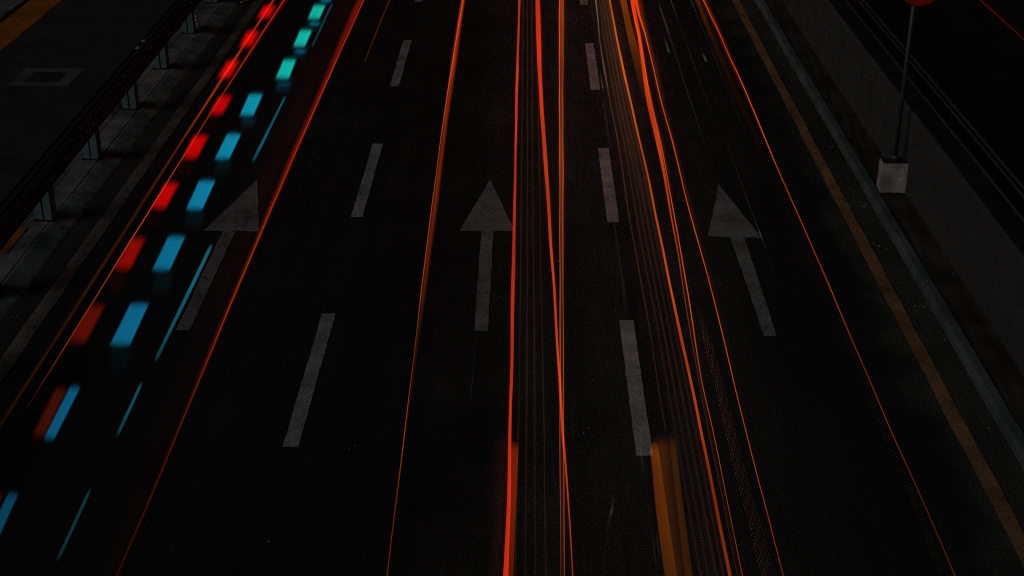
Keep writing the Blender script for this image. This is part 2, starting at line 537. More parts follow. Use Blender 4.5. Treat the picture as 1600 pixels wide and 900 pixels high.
obj('orange_mark', mesh('orange_mark', [(x, y, .1165) for x, y in ((-6.635, ey - .43), (-6.79, ey - .43), (-6.79, ey + .43), (-6.635, ey + .43))], [(0, 3, 2, 1)]), M['orange_mark'], edging)

RY = P_Y[0]
rail = empty('guardrail', (-6.500, RY, 0)); rail.rotation_euler.z = 0.0113
tag(rail, 'steel guardrail with a dark beam on pale posts beside the pavement', 'guardrail')
# box-section post: two plates seen from the front with a dark seam between
pp = [(-0.112, -0.05), (-0.014, -0.05), (-0.014, -0.02), (0.010, -0.02), (0.010, -0.05), (0.112, -0.05), (0.112, 0.16), (-0.112, 0.16)]
vs = [(x, y, z) for z in (0.014, 0.705) for x, y in pp]; n_ = len(pp)
post_m = mesh('post', vs, [(i_, (i_ + 1) % n_, (i_ + 1) % n_ + n_, i_ + n_) for i_ in range(n_)] + [tuple(range(n_))[::-1], tuple(range(n_, 2 * n_))])
post_m.materials.append(M['post'])
foot_m = box_mesh('foot_plate', -0.135, 0.135, -0.085, 0.19, 0.0, 0.0138, bev=0.003); foot_m.materials.append(M['dark_steel'])
bm = bmesh.new(); cyl(bm, (0, 0, .0), (0, 0, .02), .011, n=6)
nut_m = bm_mesh('foot_bolt', bm); nut_m.materials.append(M['dark_steel'])
spacer_m = box_mesh('spacer', 0.1125, 0.1235, -0.045, 0.045, 0.53, 0.70, bev=0.006); spacer_m.materials.append(M['dark_steel'])
for k in range(-5, 20):
    y = P_Y[0] + PS * k
    if 0 <= k < 6: y = P_Y[k]
    o = obj('post', post_m, None, rail); o.location = (0, y - RY, 0.105); o.rotation_euler.z = random.uniform(-.02, .02)
    c = obj('foot_plate', foot_m, None, o)
    c = obj('spacer', spacer_m, None, o)
    for sx in (-.115, .115):
        c = obj('foot_bolt', nut_m, None, o); c.location = (sx, -.068, .014)
# corrugated beam, 4 mm sheet
wpf = []
for i in range(49):
    t = i / 48.0
    wpf.append((0.128 + 0.036 * (0.5 - 0.5 * math.cos(t * 4 * math.pi)), 0.548 + 0.332 * t))
back = [(x - 0.004, z) for x, z in reversed(wpf)]
beam_len = 2 * PS
bmm = extrude_profile('beam', wpf + back, [0.0, beam_len * 0.5, beam_len + 0.06], smooth=True); bmm.materials.append(M['beam'])
for k in range(-3, 9):
    o = obj('beam', bmm, None, rail); o.location = (0.0052 * (k % 2), -0.9 + beam_len * k, 0.0022 * (k % 2))
# flat top plate behind the beam, two thin rods added along it for the highlight lines
obj('top_rail', extrude_profile('top_rail', [(-0.11, 0.812), (-0.11, 0.83), (0.10, 0.83), (0.10, 0.812)], [-26, 58]), M['dark_steel'], rail)
for x, r in ((-0.085, .011), (0.03, .012)):
    bm = bmesh.new(); cyl(bm, (x, -26, 0.839), (x, 58, 0.839), r, n=14); obj('highlight_rod', bm_mesh('highlight_rod', bm, True), M['rail'], rail)
# pale reflector clips on the top plate
clip_m = box_mesh('reflector', -0.045, 0.045, -0.05, 0.05, 0.0, 0.04, bev=0.012); clip_m.materials.append(M['scrap'])
for px, py in ((237, 64), (231, 75)):
    q = at(px, py, 0.85)
    o = obj('reflector', clip_m, None, rail); o.location = (-0.03, q.y - RY, 0.842); o.scale = (0.8, 1.2, 0.5)

# pavement
pave = obj('pavement', mesh('pavement', [(-10.52, -60, 0.10), (-6.86, -60, 0.10), (-6.86, 300, 0.10), (-10.52, 300, 0.10)], [(0, 1, 2, 3)]), M['pavers'])
tag(pave, 'dark block paving behind the guardrail', kind='structure')
# tactile tiles (ribbed), one object each
bm = bmesh.new()
add_box(bm, -0.33, 0.33, -0.296, 0.296, -0.05, 0.004)
for i in range(8):
    x = -0.28 + 0.08 * i
    add_box(bm, x - 0.018, x + 0.018, -0.27, 0.27, 0.0035, 0.009, 0.0)
tac = bm_mesh('tactile_tile', bm); tac.materials.append(M['tactile'])
for k in range(70):
    o = obj('tactile_tile', tac, None, pave); o.location = (-10.165, 6 + 0.6 * k, 0.10 + random.uniform(0.0, .004))
outer = obj('outer_kerb', extrude_profile('outer_kerb', [(-10.56, -0.02), (-10.56, 0.155), (-10.66, 0.16), (-10.66, -0.02)], [-20, 90]), M['strip'])
tag(outer, 'pale kerb line on the far side of the tactile paving', kind='structure')
sheet('joint', -10.56, -10.52, -60, 300, 0.085, M['iron'], pave)
op = sheet('outer_path', -40, -10.66, -60, 300, 0.12, M['pale_paving']); tag(op, 'paler paving beyond the pavement kerb', kind='structure')

# inspection cover
q = [at(x, y, 0.105) for x, y in ((12, 134), (40, 106), (135, 107), (104, 133))]
cxm, cym = sum(v.x for v in q) / 4, sum(v.y for v in q) / 4
hx, hy = (q[3].x - q[0].x + q[2].x - q[1].x) / 4, (q[1].y - q[0].y + q[2].y - q[3].y) / 4
cov = empty('inspection_cover', (cxm, cym, 0.10))
tag(cov, 'dark square inspection cover in a pale concrete surround in the pavement', 'inspection cover')
fr = 0.56
bm = bmesh.new()
for (x0, x1, y0, y1) in ((-hx, -hx * fr, -hy, hy), (hx * fr, hx, -hy, hy), (-hx * fr + .001, hx * fr - .001, -hy, -hy * fr), (-hx * fr + .001, hx * fr - .001, hy * fr, hy)):
    add_box(bm, x0, x1, y0, y1, -0.05, 0.006)
obj('surround', bm_mesh('surround', bm), M['frame_stone'], cov)
obj('lid', box_mesh('lid', -hx * fr + .012, hx * fr - .012, -hy * fr + .012, hy * fr - .012, -0.04, 0.003, bev=.002), M['iron'], cov)

# scrap by the fifth post: bent pale plastic with two shiny balls added for its glints
sp = at(307, 46, 0.105)
scrap = empty('litter', (sp.x + 0.03, sp.y + 0.14, 0.105)); tag(scrap, 'pale upright scrap standing beside the second farthest guardrail post', 'litter')
bm = bmesh.new(); cyl(bm, (0, 0, 0), (-.035, .0, .15), .030, .042, n=10); cyl(bm, (-.035, 0, .15), (-.06, 0, .27), .034, .018, n=10)
obj('body', bm_mesh('body', bm, True), M['scrap'], scrap)
for (x, z, r) in ((-.035, .15, .046), (-.06, .29, .036)):
    bm = bmesh.new(); bmesh.ops.create_icosphere(bm, subdivisions=2, radius=r)
    for v in bm.verts: v.co = Vector((v.co.x + x, v.co.y - .02, v.co.z * 0.8 + z))
    obj('glint_ball', bm_mesh('glint_ball', bm, True), M['chrome'], scrap)

# pale litter near the left kerb
lt = at(378, 5, 0.01)
bm = bmesh.new()
for dx, dy, s in ((0, 0, .05), (.05, .12, .035), (.10, .2, .045)):
    r_ = bmesh.ops.create_icosphere(bm, subdivisions=1, radius=s)
    for v in r_['verts']: v.co = Vector((v.co.x + dx + random.uniform(-.01, .01), v.co.y + dy, max(0, v.co.z * 0.5 + .02)))
o = obj('litter', bm_mesh('litter', bm), M['grit']); o.location = (lt.x, lt.y, 0.011); tag(o, 'crumpled pale scrap lying by the left kerb far up', 'litter')

# grit along the kerbs
bm = bmesh.new()
spots = [(1370, 383), (1372, 383), (1432, 478), (1438, 488), (1300, 229), (1322, 275), (1328, 297), (1347, 318), (1350, 322), (1445, 478), (1470, 529), (1548, 673), (1540, 660),
         (232, 196), (247, 231), (212, 228), (66, 481), (44, 460), (141, 369), (77, 430), (60, 437), (20, 497), (961, 484), (944, 569), (932, 594), (998, 568), (551, 702), (559, 697), (420, 846),
         (1018, 361), (969, 389), (1235, 68), (1230, 66), (916, 673), (1452, 440), (1494, 427), (870, 410), (1368, 427)]
for x, y in spots:
    z = 0.12 if (x > 1440 and y < 500 and x * 0.0 == 0 and (x - 830) / (y + 608) > 0.59) else 0.006
    p_ = at(x, y, z)
    for _ in range(random.randint(1, 3)):
        s = random.uniform(.004, .009)
        r_ = bmesh.ops.create_icosphere(bm, subdivisions=1, radius=s)
        o_ = Vector((random.uniform(-.04, .04), random.uniform(-.06, .06), 0))
        for v in r_['verts']: v.co = v.co * random.uniform(.8, 1.2) + p_ + o_ + Vector((0, 0, s * .5))
for _ in range(420):
    x = random.choice((random.uniform(4.45, 4.8), random.uniform(-6.2, -5.9), random.uniform(-5.5, 4.2)))
    s = random.uniform(.002, .004)
    r_ = bmesh.ops.create_icosphere(bm, subdivisions=1, radius=s)
    p_ = Vector((x, random.uniform(9, 31), .008 + s * .5))
    for v in r_['verts']: v.co += p_
tag(obj('grit', bm_mesh('grit', bm), M['grit']), 'scattered pale grit on the asphalt and along the kerbs', kind='stuff')

# ------------------------------------------------------------------ light trails
def tube(V, Fc, C, pts, cols, width, flat, n=8):
    """closed tube through pts; width[i], height[i]; colours per station"""
    base = len(V)
    m = len(pts)
    for i, p_ in enumerate(pts):
        d = (pts[min(i + 1, m - 1)] - pts[max(i - 1, 0)]); d.z = 0
        d = d.normalized() if d.length > 1e-6 else Vector((0, 1, 0))
        s = Vector((d.y, -d.x, 0))
        w = width[i] / 2
        h = min(w, flat)
        for k in range(n):
            t = 2 * math.pi * (k + 0.5) / n
            V.append(p_ + s * (w * math.cos(t)) + Vector((0, 0, h * math.sin(t))))
            C.append(cols[i])
    for i in range(m - 1):
        for k in range(n):
            a0 = base + i * n + k; a1 = base + i * n + (k + 1) % n
            Fc.append((a0, a1, a1 + n, a0 + n))
    Fc.append(tuple(base + k for k in range(n))[::-1])
    Fc.append(tuple(base + (m - 1) * n + k for k in range(n)))

def light_mesh(name, V, Fc, C):
    me = mesh(name, V, Fc)
    at_ = me.attributes.new('light', 'FLOAT_COLOR', 'POINT')
    flat = []
    for c in C: flat += [c[0], c[1], c[2], 1.0]
    at_.data.foreach_set('color', flat)
    me.materials.append(M['light'])
    return me

def smooth_line(pts, step=14.0):
    """dense stations along a pixel polyline (Catmull-Rom); each point = (x, y, width px, (r, g, b))"""
    P = [pts[0]] + list(pts) + [pts[-1]]
    out = []
    for i in range(1, len(P) - 2):
        p0, p1, p2, p3 = P[i - 1], P[i], P[i + 1], P[i + 2]
        L = math.hypot(p2[0] - p1[0], p2[1] - p1[1])
        n = max(1, int(L / step))
        for k in range(n):
            t = k / n
            y = p1[1] + (p2[1] - p1[1]) * t
            # cubic in t on x with finite-difference tangents in y
            def tang(a, b):
                return (b[0] - a[0]) / (b[1] - a[1]) if abs(b[1] - a[1]) > 1e-6 else 0.0
            m1 = tang(p0, p2) * (p2[1] - p1[1]); m2 = tang(p1, p3) * (p2[1] - p1[1])
            h00 = 2 * t ** 3 - 3 * t ** 2 + 1; h10 = t ** 3 - 2 * t ** 2 + t
            h01 = -2 * t ** 3 + 3 * t ** 2; h11 = t ** 3 - t ** 2
            x = h00 * p1[0] + h10 * m1 + h01 * p2[0] + h11 * m2
            w = p1[2] + (p2[2] - p1[2]) * t
            c = tuple(p1[3][j] + (p2[3][j] - p1[3][j]) * t for j in range(3))
            out.append((x, y, w, c))
    out.append(pts[-1])
    return out

def stations(line, h, ext=(True, True)):
    """pixel stations -> world points, widths, colours; runs on beyond the frame where the photograph cuts it"""
    S = []
    for x, y, w, c in line:
        q = at(x, y, h)
        S.append((q, w / ppm(q), lin(c)))
    S.sort(key=lambda s: s[0].y)
    if ext[0]:
        q, w, c = S[0]; d = (S[1][0] - q); d = d / max(1e-6, d.y)
        S.insert(0, (q - d * 4.0, w, c))
    if ext[1]:
        q, w, c = S[-1]; d = (q - S[-2][0]); d = d / max(1e-6, d.y); d.x *= 0.3
        S.append((q + d * 14.0, w, c))
    return S

def add_line(V, Fc, C, line, h, ext, layers=((1.0, 1.0),), gain=0.5, n=8, flat=0.05):
    S = stations(line, h, ext)
    ph, ph2 = random.uniform(0, 6.28), random.uniform(0, 6.28)      # lamps shake and flicker a little on the way
    S = [(q + Vector((0.0025 * math.sin(q.y * 1.9 + ph2) * math.sin(q.y * 0.7 + ph), 0, 0)), w * (1 + 0.14 * math.sin(q.y * 0.9 + ph)),
          tuple(v * (1 + 0.16 * math.sin(q.y * 0.63 + ph2) + 0.10 * math.sin(q.y * 2.3 + ph)) for v in c)) for q, w, c in S]
    for sc_, wt in layers:
        tube(V, Fc, C, [s[0] for s in S], [tuple(v * wt * gain for v in s[2]) for s in S], [s[1] * sc_ for s in S], flat * sc_, n)

SOFT = ((1.0, 0.13), (0.8, 0.17), (0.6, 0.22), (0.4, 0.24), (0.2, 0.24))
EDGE = ((1.0, 0.4), (0.8, 0.35), (0.55, 0.25))

GW, GG, CW, CG = 0.75, 0.5, 0.72, 0.8
def trail(label, h, core, glow=None, ext=(True, True), group='light trails along the road', name='light_trail'):
    o = None
    for line in core:
        V, Fc, C = [], [], []
        line = [(x, y, w * (CW + (1.0 - CW) * min(1.0, max(0.0, (w - 2.6) / 2.4))), c) for x, y, w, c in line]
        add_line(V, Fc, C, smooth_line(line), h, ext, gain=0.5 * CG)
        if o is None:
            o = obj(name, light_mesh(name, V, Fc, C)); tag(o, label, 'light trail', group)
        else:
            obj('strand', light_mesh('strand', V, Fc, C), None, o)
    if glow:
        V, Fc, C = [], [], []
        for k, line in enumerate(glow):
            line = [(x, y, w * GW, c) for x, y, w, c in line]
            add_line(V, Fc, C, smooth_line(line), h - 0.02 - 0.004 * k, ext, SOFT, GG * 0.5)
        gl = obj('glow', light_mesh('glow', V, Fc, C), None, o); gl['kind'] = 'stuff'
    return o

import numpy as np
def even(line, deg):
    """a vehicle holds its line: measured points evened out along the road"""
    y = np.array([p_[1] for p_ in line]); k = np.array([(p_[0] - 830.0) / (p_[1] + 608.0) for p_ in line])
    u = (y - 450.0) / 450.0
    f = np.polyfit(u, k, deg)
    return [(830.0 + float(np.polyval(f, a)) * (b + 608.0),) + tuple(p_[1:]) for a, b, p_ in zip(u, y, line)]

def L(*pts):
    """shorthand: (x, y), with width / colour given when they change"""
    out, w, c = [], 2.0, (200, 60, 15)
    for p_ in pts:
        if len(p_) > 2: w = p_[2]
        if len(p_) > 3: c = p_[3]
        out.append([p_[0], p_[1], w, c, len(p_) > 2])
    # spread width / colour changes linearly between the points that give them
    idx = [i for i, p_ in enumerate(out) if p_[4]]
    for a_, b_ in zip(idx, idx[1:]):
        for i in range(a_, b_):
            t = (out[i][1] - out[a_][1]) / ((out[b_][1] - out[a_][1]) or 1)
            A_, B_ = out[a_], out[b_]
            if i > a_:
                out[i][2] = A_[2] + (B_[2] - A_[2]) * t
                out[i][3] = tuple(A_[3][j] + (B_[3][j] - A_[3][j]) * t for j in range(3))
    return [tuple(p_[:4]) for p_ in out]

BLK = (0, 0, 0)
# A: left lane, outer edge
trail('dim orange light trail nearest the left kerb', 0.75,
      [even(L((427, 0, 4, (165, 45, 22)), (407, 30), (398, 46, 3.5, (165, 30, 15)), (375, 80), (332, 150, 4, (140, 40, 12)), (282, 222, 3.6, (100, 31, 5)), (225, 312, 4, (58, 20, 3)), (180, 380), (140, 450, 4.6, (40, 17, 2)), (97, 515), (50, 590, 5, (34, 11, 2)), (5, 655, 5, (22, 6, 1))), 3)],
      [even(L((427, 0, 11, (70, 6, 2)), (398, 46), (332, 150, 10, (40, 10, 2)), (282, 222, 13, (26, 8, 1)), (180, 380, 16, (16, 5, 0)), (97, 515, 20, (13, 5, 0)), (5, 655, 20, (10, 3, 0))), 3)])
trail('hair-thin red light trail running through the red flashes', 0.8,
      [even(L((445, -2, 1.6, (190, 55, 40)), (436, 11), (418, 39), (403, 64), (385, 90, 1.6, (190, 40, 25)), (350, 145), (327, 182, 1.6, (190, 45, 20)), (297, 225), (285, 247, 1.6, (215, 50, 22)), (257, 290), (235, 325), (210, 370, 1.7, (210, 60, 25)), (180, 417), (160, 447, 1.5, (150, 60, 28)), (144, 473), (105, 537, 1.7, (190, 55, 25)), (75, 582, 1.5, (110, 35, 15)), (50, 622, 1.5, (60, 18, 8)), (35, 648, 1.5, (22, 6, 3))), 3)],
      [even(L((446, -2, 13, (130, 8, 2)), (418, 39, 10, (120, 6, 0)), (385, 89, 9, (105, 6, 0)), (350, 145, 6, (80, 6, 0)), (297, 225, 4, (60, 8, 0)), (210, 370, 5, (60, 8, 0)), (105, 537, 4, (40, 6, 0)), (35, 648, 4, BLK)), 3)], ext=(False, True))
# B: left lane, inner edge
trail('long dark red light trail crossing the left arrow', 0.8,
      [even(L((568.9, 0, 2.0, (185, 52, 20)), (540, 62), (512, 122, 2.0, (175, 45, 14)), (483, 187), (469.5, 222, 2.0, (175, 45, 14)), (435, 300), (400, 382, 2.0, (165, 55, 16)), (372, 450), (335, 545, 2.2, (135, 38, 10)), (302, 615), (277, 675, 2.0, (85, 26, 10)), (250, 735), (220, 810, 2.0, (60, 18, 6)), (185, 898, 2.0, (48, 12, 4))), 3)],
      [even(L((563, 0, 18, (130, 18, 3)), (536, 62), (510, 122, 15, (130, 20, 3)), (467.5, 222, 13, (130, 20, 3)), (433, 300), (398, 382, 13, (110, 20, 2)), (370, 450), (333, 545, 12, (85, 13, 2)), (275, 675, 10, (50, 6, 1)), (185, 898, 10, (28, 4, 1))), 3),
       even(L((545, 0, 110, (20, 2, 1)), (446, 222, 85, (18, 2, 1)), (375, 382, 75, (15, 1, 0)), (298, 580, 70, (11, 1, 0)), (175, 890, 60, (6, 1, 0))), 3)])
trail('short faint orange light trail at the top, left of the first dash', 0.7,
      [L((610, -3, 3.5, (56, 20, 2)), (595, 33), (580, 70, 2.4, (66, 26, 3)), (570, 96, 1.8, (70, 26, 4)))],
      [L((608, -3, 10, (18, 5, 0)), (570, 96, 4, (6, 1, 0)))], ext=(False, True))
# C
trail('slim orange light trail between the left dashes and middle arrow', 0.8,
      [even(L((724, -1, 1.8, (205, 75, 30)), (714, 53), (705, 107, 1.7, (195, 75, 32)), (697, 160), (687, 240, 1.6, (190, 72, 28)), (678.7, 293), (671, 347, 1.6, (180, 70, 25)), (664.8, 400), (658.7, 455, 1.5, (160, 62, 20)), (651, 513, 1.4, (110, 50, 15)), (644.8, 567, 1.4, (110, 48, 15)), (640.3, 613, 1.5, (140, 58, 20)), (634, 673, 1.8, (165, 58, 16)), (622, 757, 1.8, (150, 52, 14)), (612, 830, 1.8, (125, 45, 10)), (606, 900, 1.8, (115, 42, 8))), 4)],
      [even(L((723.5, -1, 12, (215, 62, 8)), (715.5, 53), (707, 107, 12, (200, 58, 8)), (700.8, 160), (690.5, 240, 13, (160, 48, 4)), (683.5, 293), (675.5, 347, 12, (125, 38, 3)), (669, 400), (662, 455, 11, (90, 32, 1)), (655, 513, 11, (62, 24, 0)), (648, 567, 10, (50, 18, 0)), (642, 615, 7, (40, 12, 0)), (622, 757, 5, (36, 9, 0)), (606, 900, 5, (24, 6, 0))), 4)])
# D
trail('bright red light trail touching the right side of the middle arrow', 0.8,
      [L((811.5, 0, 4.0, (205, 55, 20)), (809.5, 75), (807, 150, 4.0, (205, 50, 15)), (806, 222, 4.2, (200, 48, 14)), (803.7, 337), (801.5, 447, 5, (195, 44, 14)), (800, 560), (797.6, 640, 5, (190, 44, 10)), (796.5, 685, 6, (190, 38, 8)), (794.5, 787, 6.5, (205, 40, 6)), (790.5, 900, 8, (205, 42, 8)))],
      [L((811.5, 0, 10, (70, 14, 2)), (806, 222, 10, (70, 14, 2)), (801.5, 447, 12, (60, 12, 2)), (790.5, 900, 16, (60, 12, 2)))])
trail('wide dull red light band low beside the bright red trail', 0.6,
      [L((804.5, 693, 9, (10, 2, 0)), (804.3, 698, 10, (96, 24, 2)), (804, 704, 11, (118, 30, 2)), (802, 760, 11, (116, 29, 2)), (799.5, 830, 10, (100, 25, 1)), (796.5, 902, 10, (88, 21, 1)))],
      [L((786, 684, 44, BLK), (785.5, 692, 44, (38, 8, 3)), (781, 780, 42, (28, 6, 3)), (775, 902, 38, (26, 6, 3)))], ext=(True, False))
d0 = [(817.5, 824, 831, 838), (815.2, 824, 832, 842), (813.2, 823.5, 834, 845.5), (810, 822.5, 835.5, 850), (804.5, 821, 836.5, 853)]
ORD = ['first', 'second', 'third', 'fourth', 'fifth']
for k in range(4):
    ys = (0, 222, 445, 672, 900)
    cc = (40, 21, 8)
    trail('faint brown light trail, %s from the left between the two red trails' % ORD[k], 0.55,
          [L(*[(d0[j][k], ys[j], 2.4, tuple(int(v * (0.75 if (j == 0 and k == 3) else 1.0 - 0.08 * j)) for v in cc)) for j in range(5)])],
          [L(*[(d0[j][k], ys[j], 9, (12, 6, 2)) for j in range(5)])], group='faint brown trails right of the middle arrow')
trail('broad red light trail slanting right into the double orange trail', 0.8,
      [L((840, 0, 7, (208, 42, 8)), (841.3, 50, 7, (208, 42, 8)), (843, 100), (846, 162, 6.5, (205, 45, 10)), (850, 222, 5.5, (205, 55, 14)), (856, 300, 5, (200, 56, 14)), (861, 387), (865.5, 447, 4.6, (200, 60, 14)), (870, 525, 4, (195, 60, 12)), (875, 600), (879, 672, 4, (205, 48, 12)), (884, 725, 3.2, (195, 55, 14)), (889, 800, 2.6, (170, 58, 14)), (894.5, 900, 2.4, (160, 55, 10)))],
      [L((840.5, 0, 15, (110, 26, 3)), (846, 162, 14, (105, 30, 3)), (856, 300, 14, (70, 22, 2)), (865.5, 447, 13, (60, 18, 2)), (879, 672, 11, (50, 12, 2)), (894.5, 900, 8, (34, 8, 1)))])
trail('straight double orange light trail right of the middle arrow', 0.8,
      [L((874.4, 0, 2.0, (205, 80, 40)), (874, 112), (874.6, 222, 1.8, (200, 90, 45)), (875, 447, 1.7, (180, 85, 40)), (875.2, 672, 1.6, (150, 75, 40)), (876.3, 900, 1.6, (105, 50, 25))),
       L((880, 0, 2.0, (180, 60, 18)), (879.6, 112), (879.5, 222, 1.8, (180, 70, 25)), (879.8, 447, 1.7, (180, 85, 40)), (880.5, 672, 1.7, (175, 75, 38)), (882.3, 900, 1.7, (140, 48, 15)))],
      [L((877, 0, 13, (170, 62, 3)), (876.7, 112, 12, (160, 56, 3)), (877, 222, 12, (140, 48, 2)), (877.4, 447, 11, (100, 32, 1)), (878, 672, 10, (70, 22, 1)), (879.3, 900, 9, (40, 12, 1))),
       L((878, 0, 24, (40, 13, 0)), (878, 222, 24, (34, 11, 0)), (879, 447, 22, (26, 9, 0)), (880, 900, 18, (12, 4, 0)))])
# E
E1 = [(931, 0), (937.5, 65), (945, 112), (955, 170), (966, 222), (985, 350), (1003, 447), (1017, 525), (1030, 612), (1040, 668)]
trail('pale brown light trail starting whitish at the top beside the right dashes', 0.6,
      [L((930.5, -2, 3.4, (112, 95, 75)), (933, 18, 2.6, (120, 104, 86)), (937.5, 65, 2.0, (78, 56, 42)), (945, 112, 3.2, (84, 58, 44)), (950, 140, 2.6, (66, 42, 30)), (955, 170, 2.2, (62, 36, 20)), (966, 222, 3.0, (70, 42, 26)), (985, 350, 2.4, (58, 28, 11)), (1003, 447, 2.4, (55, 24, 8)), (1017, 525), (1030, 612, 2.4, (46, 17, 6)), (1040, 672, 3.0, (38, 14, 5)))], ext=(False, True))
E6 = [(952.5, 0), (962, 50), (972, 100), (981, 140), (1000, 222), (1015, 287), (1025, 340), (1037, 395), (1047.5, 447), (1062, 517), (1075, 575), (1087, 632), (1095, 674), (1110, 745), (1122, 805), (1141, 900)]
def xa(line, y):
    for (xa_, ya), (xb, yb) in zip(line, line[1:]):
        if ya <= y <= yb: return xa_ + (xb - xa_) * (y - ya) / (yb - ya)
    (xa_, ya), (xb, yb) = (line[-2], line[-1]) if y > line[-1][1] else (line[0], line[1])
    return xa_ + (xb - xa_) * (y - ya) / (yb - ya)
fr_ = [0.27, 0.46, 0.66, 0.84]
for k in range(4):
    ys = [0, 60, 112, 170, 222, 300, 350, 447, 525, 612, 674, 780, 900]
    pts = []
    for y in ys:
        xl_, xr_ = xa(E1, y), xa(E6, y)
        if y > 672: xl_ = 1040 + (y - 672) * 0.165
        c = (48, 26, 13) if y < 160 else ((46, 24, 11) if y < 240 else ((36, 15, 7) if y < 620 else (26, 9, 6)))
        pts.append((xl_ + (xr_ - xl_) * fr_[k], y, 2.6 if y < 700 else 3.2, c))
    trail('faint brown light trail, %s from the left between whitish and orange trails' % ORD[k], 0.55, [L(*pts)],
          [L(*[(p_[0], p_[1], 11, (16, 8, 4)) for p_ in pts])], group='faint brown trails right of the right dashes')
trail('soft wide brown light haze over the far end of the faint brown bundle', 0.5,
      [L((943, -2, 3, (26, 15, 9)), (965, 110, 3, (24, 13, 7)), (986, 225, 3, (20, 10, 5)), (1010, 340, 3, (9, 4, 2)), (1030, 440, 3, BLK))],
      [L((943, -2, 72, (40, 23, 13)), (965, 110, 78, (40, 22, 13)), (986, 225, 80, (38, 20, 12)), (1010, 340, 80, (22, 10, 5)), (1030, 440, 70, BLK))], ext=(False, True))
trail('orange light trail curving down on the right of the faint brown bundle', 0.8,
      [L(*[(x, y, 3.4 if y < 500 else 4.6, (205, 84, 12) if y < 230 else ((190, 72, 10) if y < 450 else ((170, 56, 10) if y < 700 else (140, 42, 8)))) for x, y in E6])],
      [L(*[(x - 1.5, y, 11, (66, 26, 2) if y < 450 else (48, 16, 2)) for x, y in E6])])
trail('wide amber light band starting at the lower end of the white dash', 0.55,
      [L((1021.5, 694, 10, (14, 6, 0)), (1022, 699, 11, (104, 48, 2)), (1022.5, 704, 12, (122, 56, 2)), (1026, 730, 13, (100, 42, 1)), (1032, 785, 15, (92, 38, 0)), (1041, 850, 17, (76, 33, 0)), (1049, 902, 18, (62, 26, 0))),
       L((1049, 680, 9, (8, 3, 0)), (1051, 692, 9, (46, 20, 0)), (1053, 708, 9, (62, 29, 0)), (1061, 775, 9, (58, 26, 0)), (1070, 850, 10, (50, 22, 0)), (1077, 902, 10, (48, 21, 0)))],
      [L((1036, 684, 62, BLK), (1037, 696, 62, (62, 27, 2)), (1045, 780, 66, (54, 24, 1)), (1062, 902, 70, (46, 20, 1))),
       L((1030, 684, 40, BLK), (1031, 698, 40, (60, 26, 2)), (1038, 780, 42, (54, 22, 1)), (1055, 902, 44, (44, 19, 1)))], ext=(True, False))
trail('broad amber light band at the top left of the twin red trails', 0.6,
      [L((973.5, -2, 9, (118, 50, 2)), (979, 25, 11, (112, 46, 2)), (987, 62, 13, (100, 42, 1)), (995, 92, 13, (70, 30, 1)), (1002, 120, 12, (44, 18, 0)), (1008, 150, 10, (20, 8, 0)))],
      [L((972, -2, 22, (34, 13, 0)), (990, 70, 24, (34, 13, 0)), (1010, 150, 22, (22, 8, 0)), (1030, 240, 20, (10, 4, 0)))], ext=(False, True))
trail('thick bright red light trail leaning down to the right, left twin', 0.8,
      [L((988, -2, 5.0, (225, 52, 10)), (993, 30, 5, (215, 55, 10)), (998.5, 55, 5, (215, 60, 10)), (1003.5, 89, 6.5, (212, 58, 10)), (1014.5, 162, 6.5, (208, 55, 10)), (1028, 222, 5.5, (205, 60, 14)), (1041, 290, 4, (190, 58, 14)), (1050, 345, 3, (170, 55, 14)), (1060, 400, 2.4, (150, 52, 14)), (1067, 447, 2.0, (130, 50, 15)), (1078, 517, 1.6, (95, 42, 15)), (1085, 555, 1.5, (75, 36, 15)), (1107, 673, 1.5, (70, 32, 14)), (1130, 785, 1.4, (62, 27, 12)), (1152, 900, 1.4, (66, 26, 8))),
       L((999, 60, 1.2, (200, 60, 10)), (1016, 150, 1.6, (205, 66, 14)), (1032, 222, 2.2, (205, 75, 20)), (1045, 290, 2.0, (200, 76, 22)), (1056, 350, 1.9, (200, 78, 24)), (1065, 400), (1073, 447, 1.9, (195, 78, 28)), (1095, 587, 1.8, (185, 72, 26)), (1114, 673, 1.7, (175, 70, 26)), (1135, 775, 1.7, (165, 68, 22)), (1160, 900, 1.7, (145, 55, 14)))],
      [L((990, -2, 18, (120, 30, 2)), (1003.5, 89, 17, (110, 34, 2)), (1016, 162, 17, (100, 32, 2)), (1031, 222, 16, (90, 30, 2)), (1053, 345, 15, (60, 22, 1)), (1071, 447, 12, (46, 17, 1)), (1110, 673, 10, (26, 10, 1)), (1155, 900, 10, (18, 7, 1)))])
trail('slim orange light trail leaning down to the right, right twin', 0.8,
      [L((993, -2, 4.5, (225, 55, 12)), (999, 25, 3.5, (215, 60, 14)), (1007, 50, 2.6, (215, 75, 25)), (1017, 89, 2.4, (215, 72, 24)), (1036, 170), (1051, 222, 2.0, (215, 72, 20)), (1069, 297), (1087, 365, 1.9, (210, 72, 22)), (1110, 447, 1.9, (195, 64, 20)), (1130, 527, 1.8, (185, 66, 25)), (1150, 610), (1165.5, 673, 1.7, (180, 74, 28)), (1182, 740, 1.7, (170, 64, 24)), (1200, 807, 1.7, (165, 60, 20)), (1224, 900, 1.7, (145, 52, 16)))],
      [L((996, -2, 22, (120, 34, 2)), (1008, 50, 18, (105, 34, 2)), (1019, 89, 17, (90, 30, 2)), (1037, 170, 15, (66, 22, 2)), (1052, 222, 14, (60, 18, 2)), (1089, 365, 16, (34, 12, 1)), (1134, 527, 16, (16, 5, 1)), (1224, 900, 14, (12, 4, 1)))])
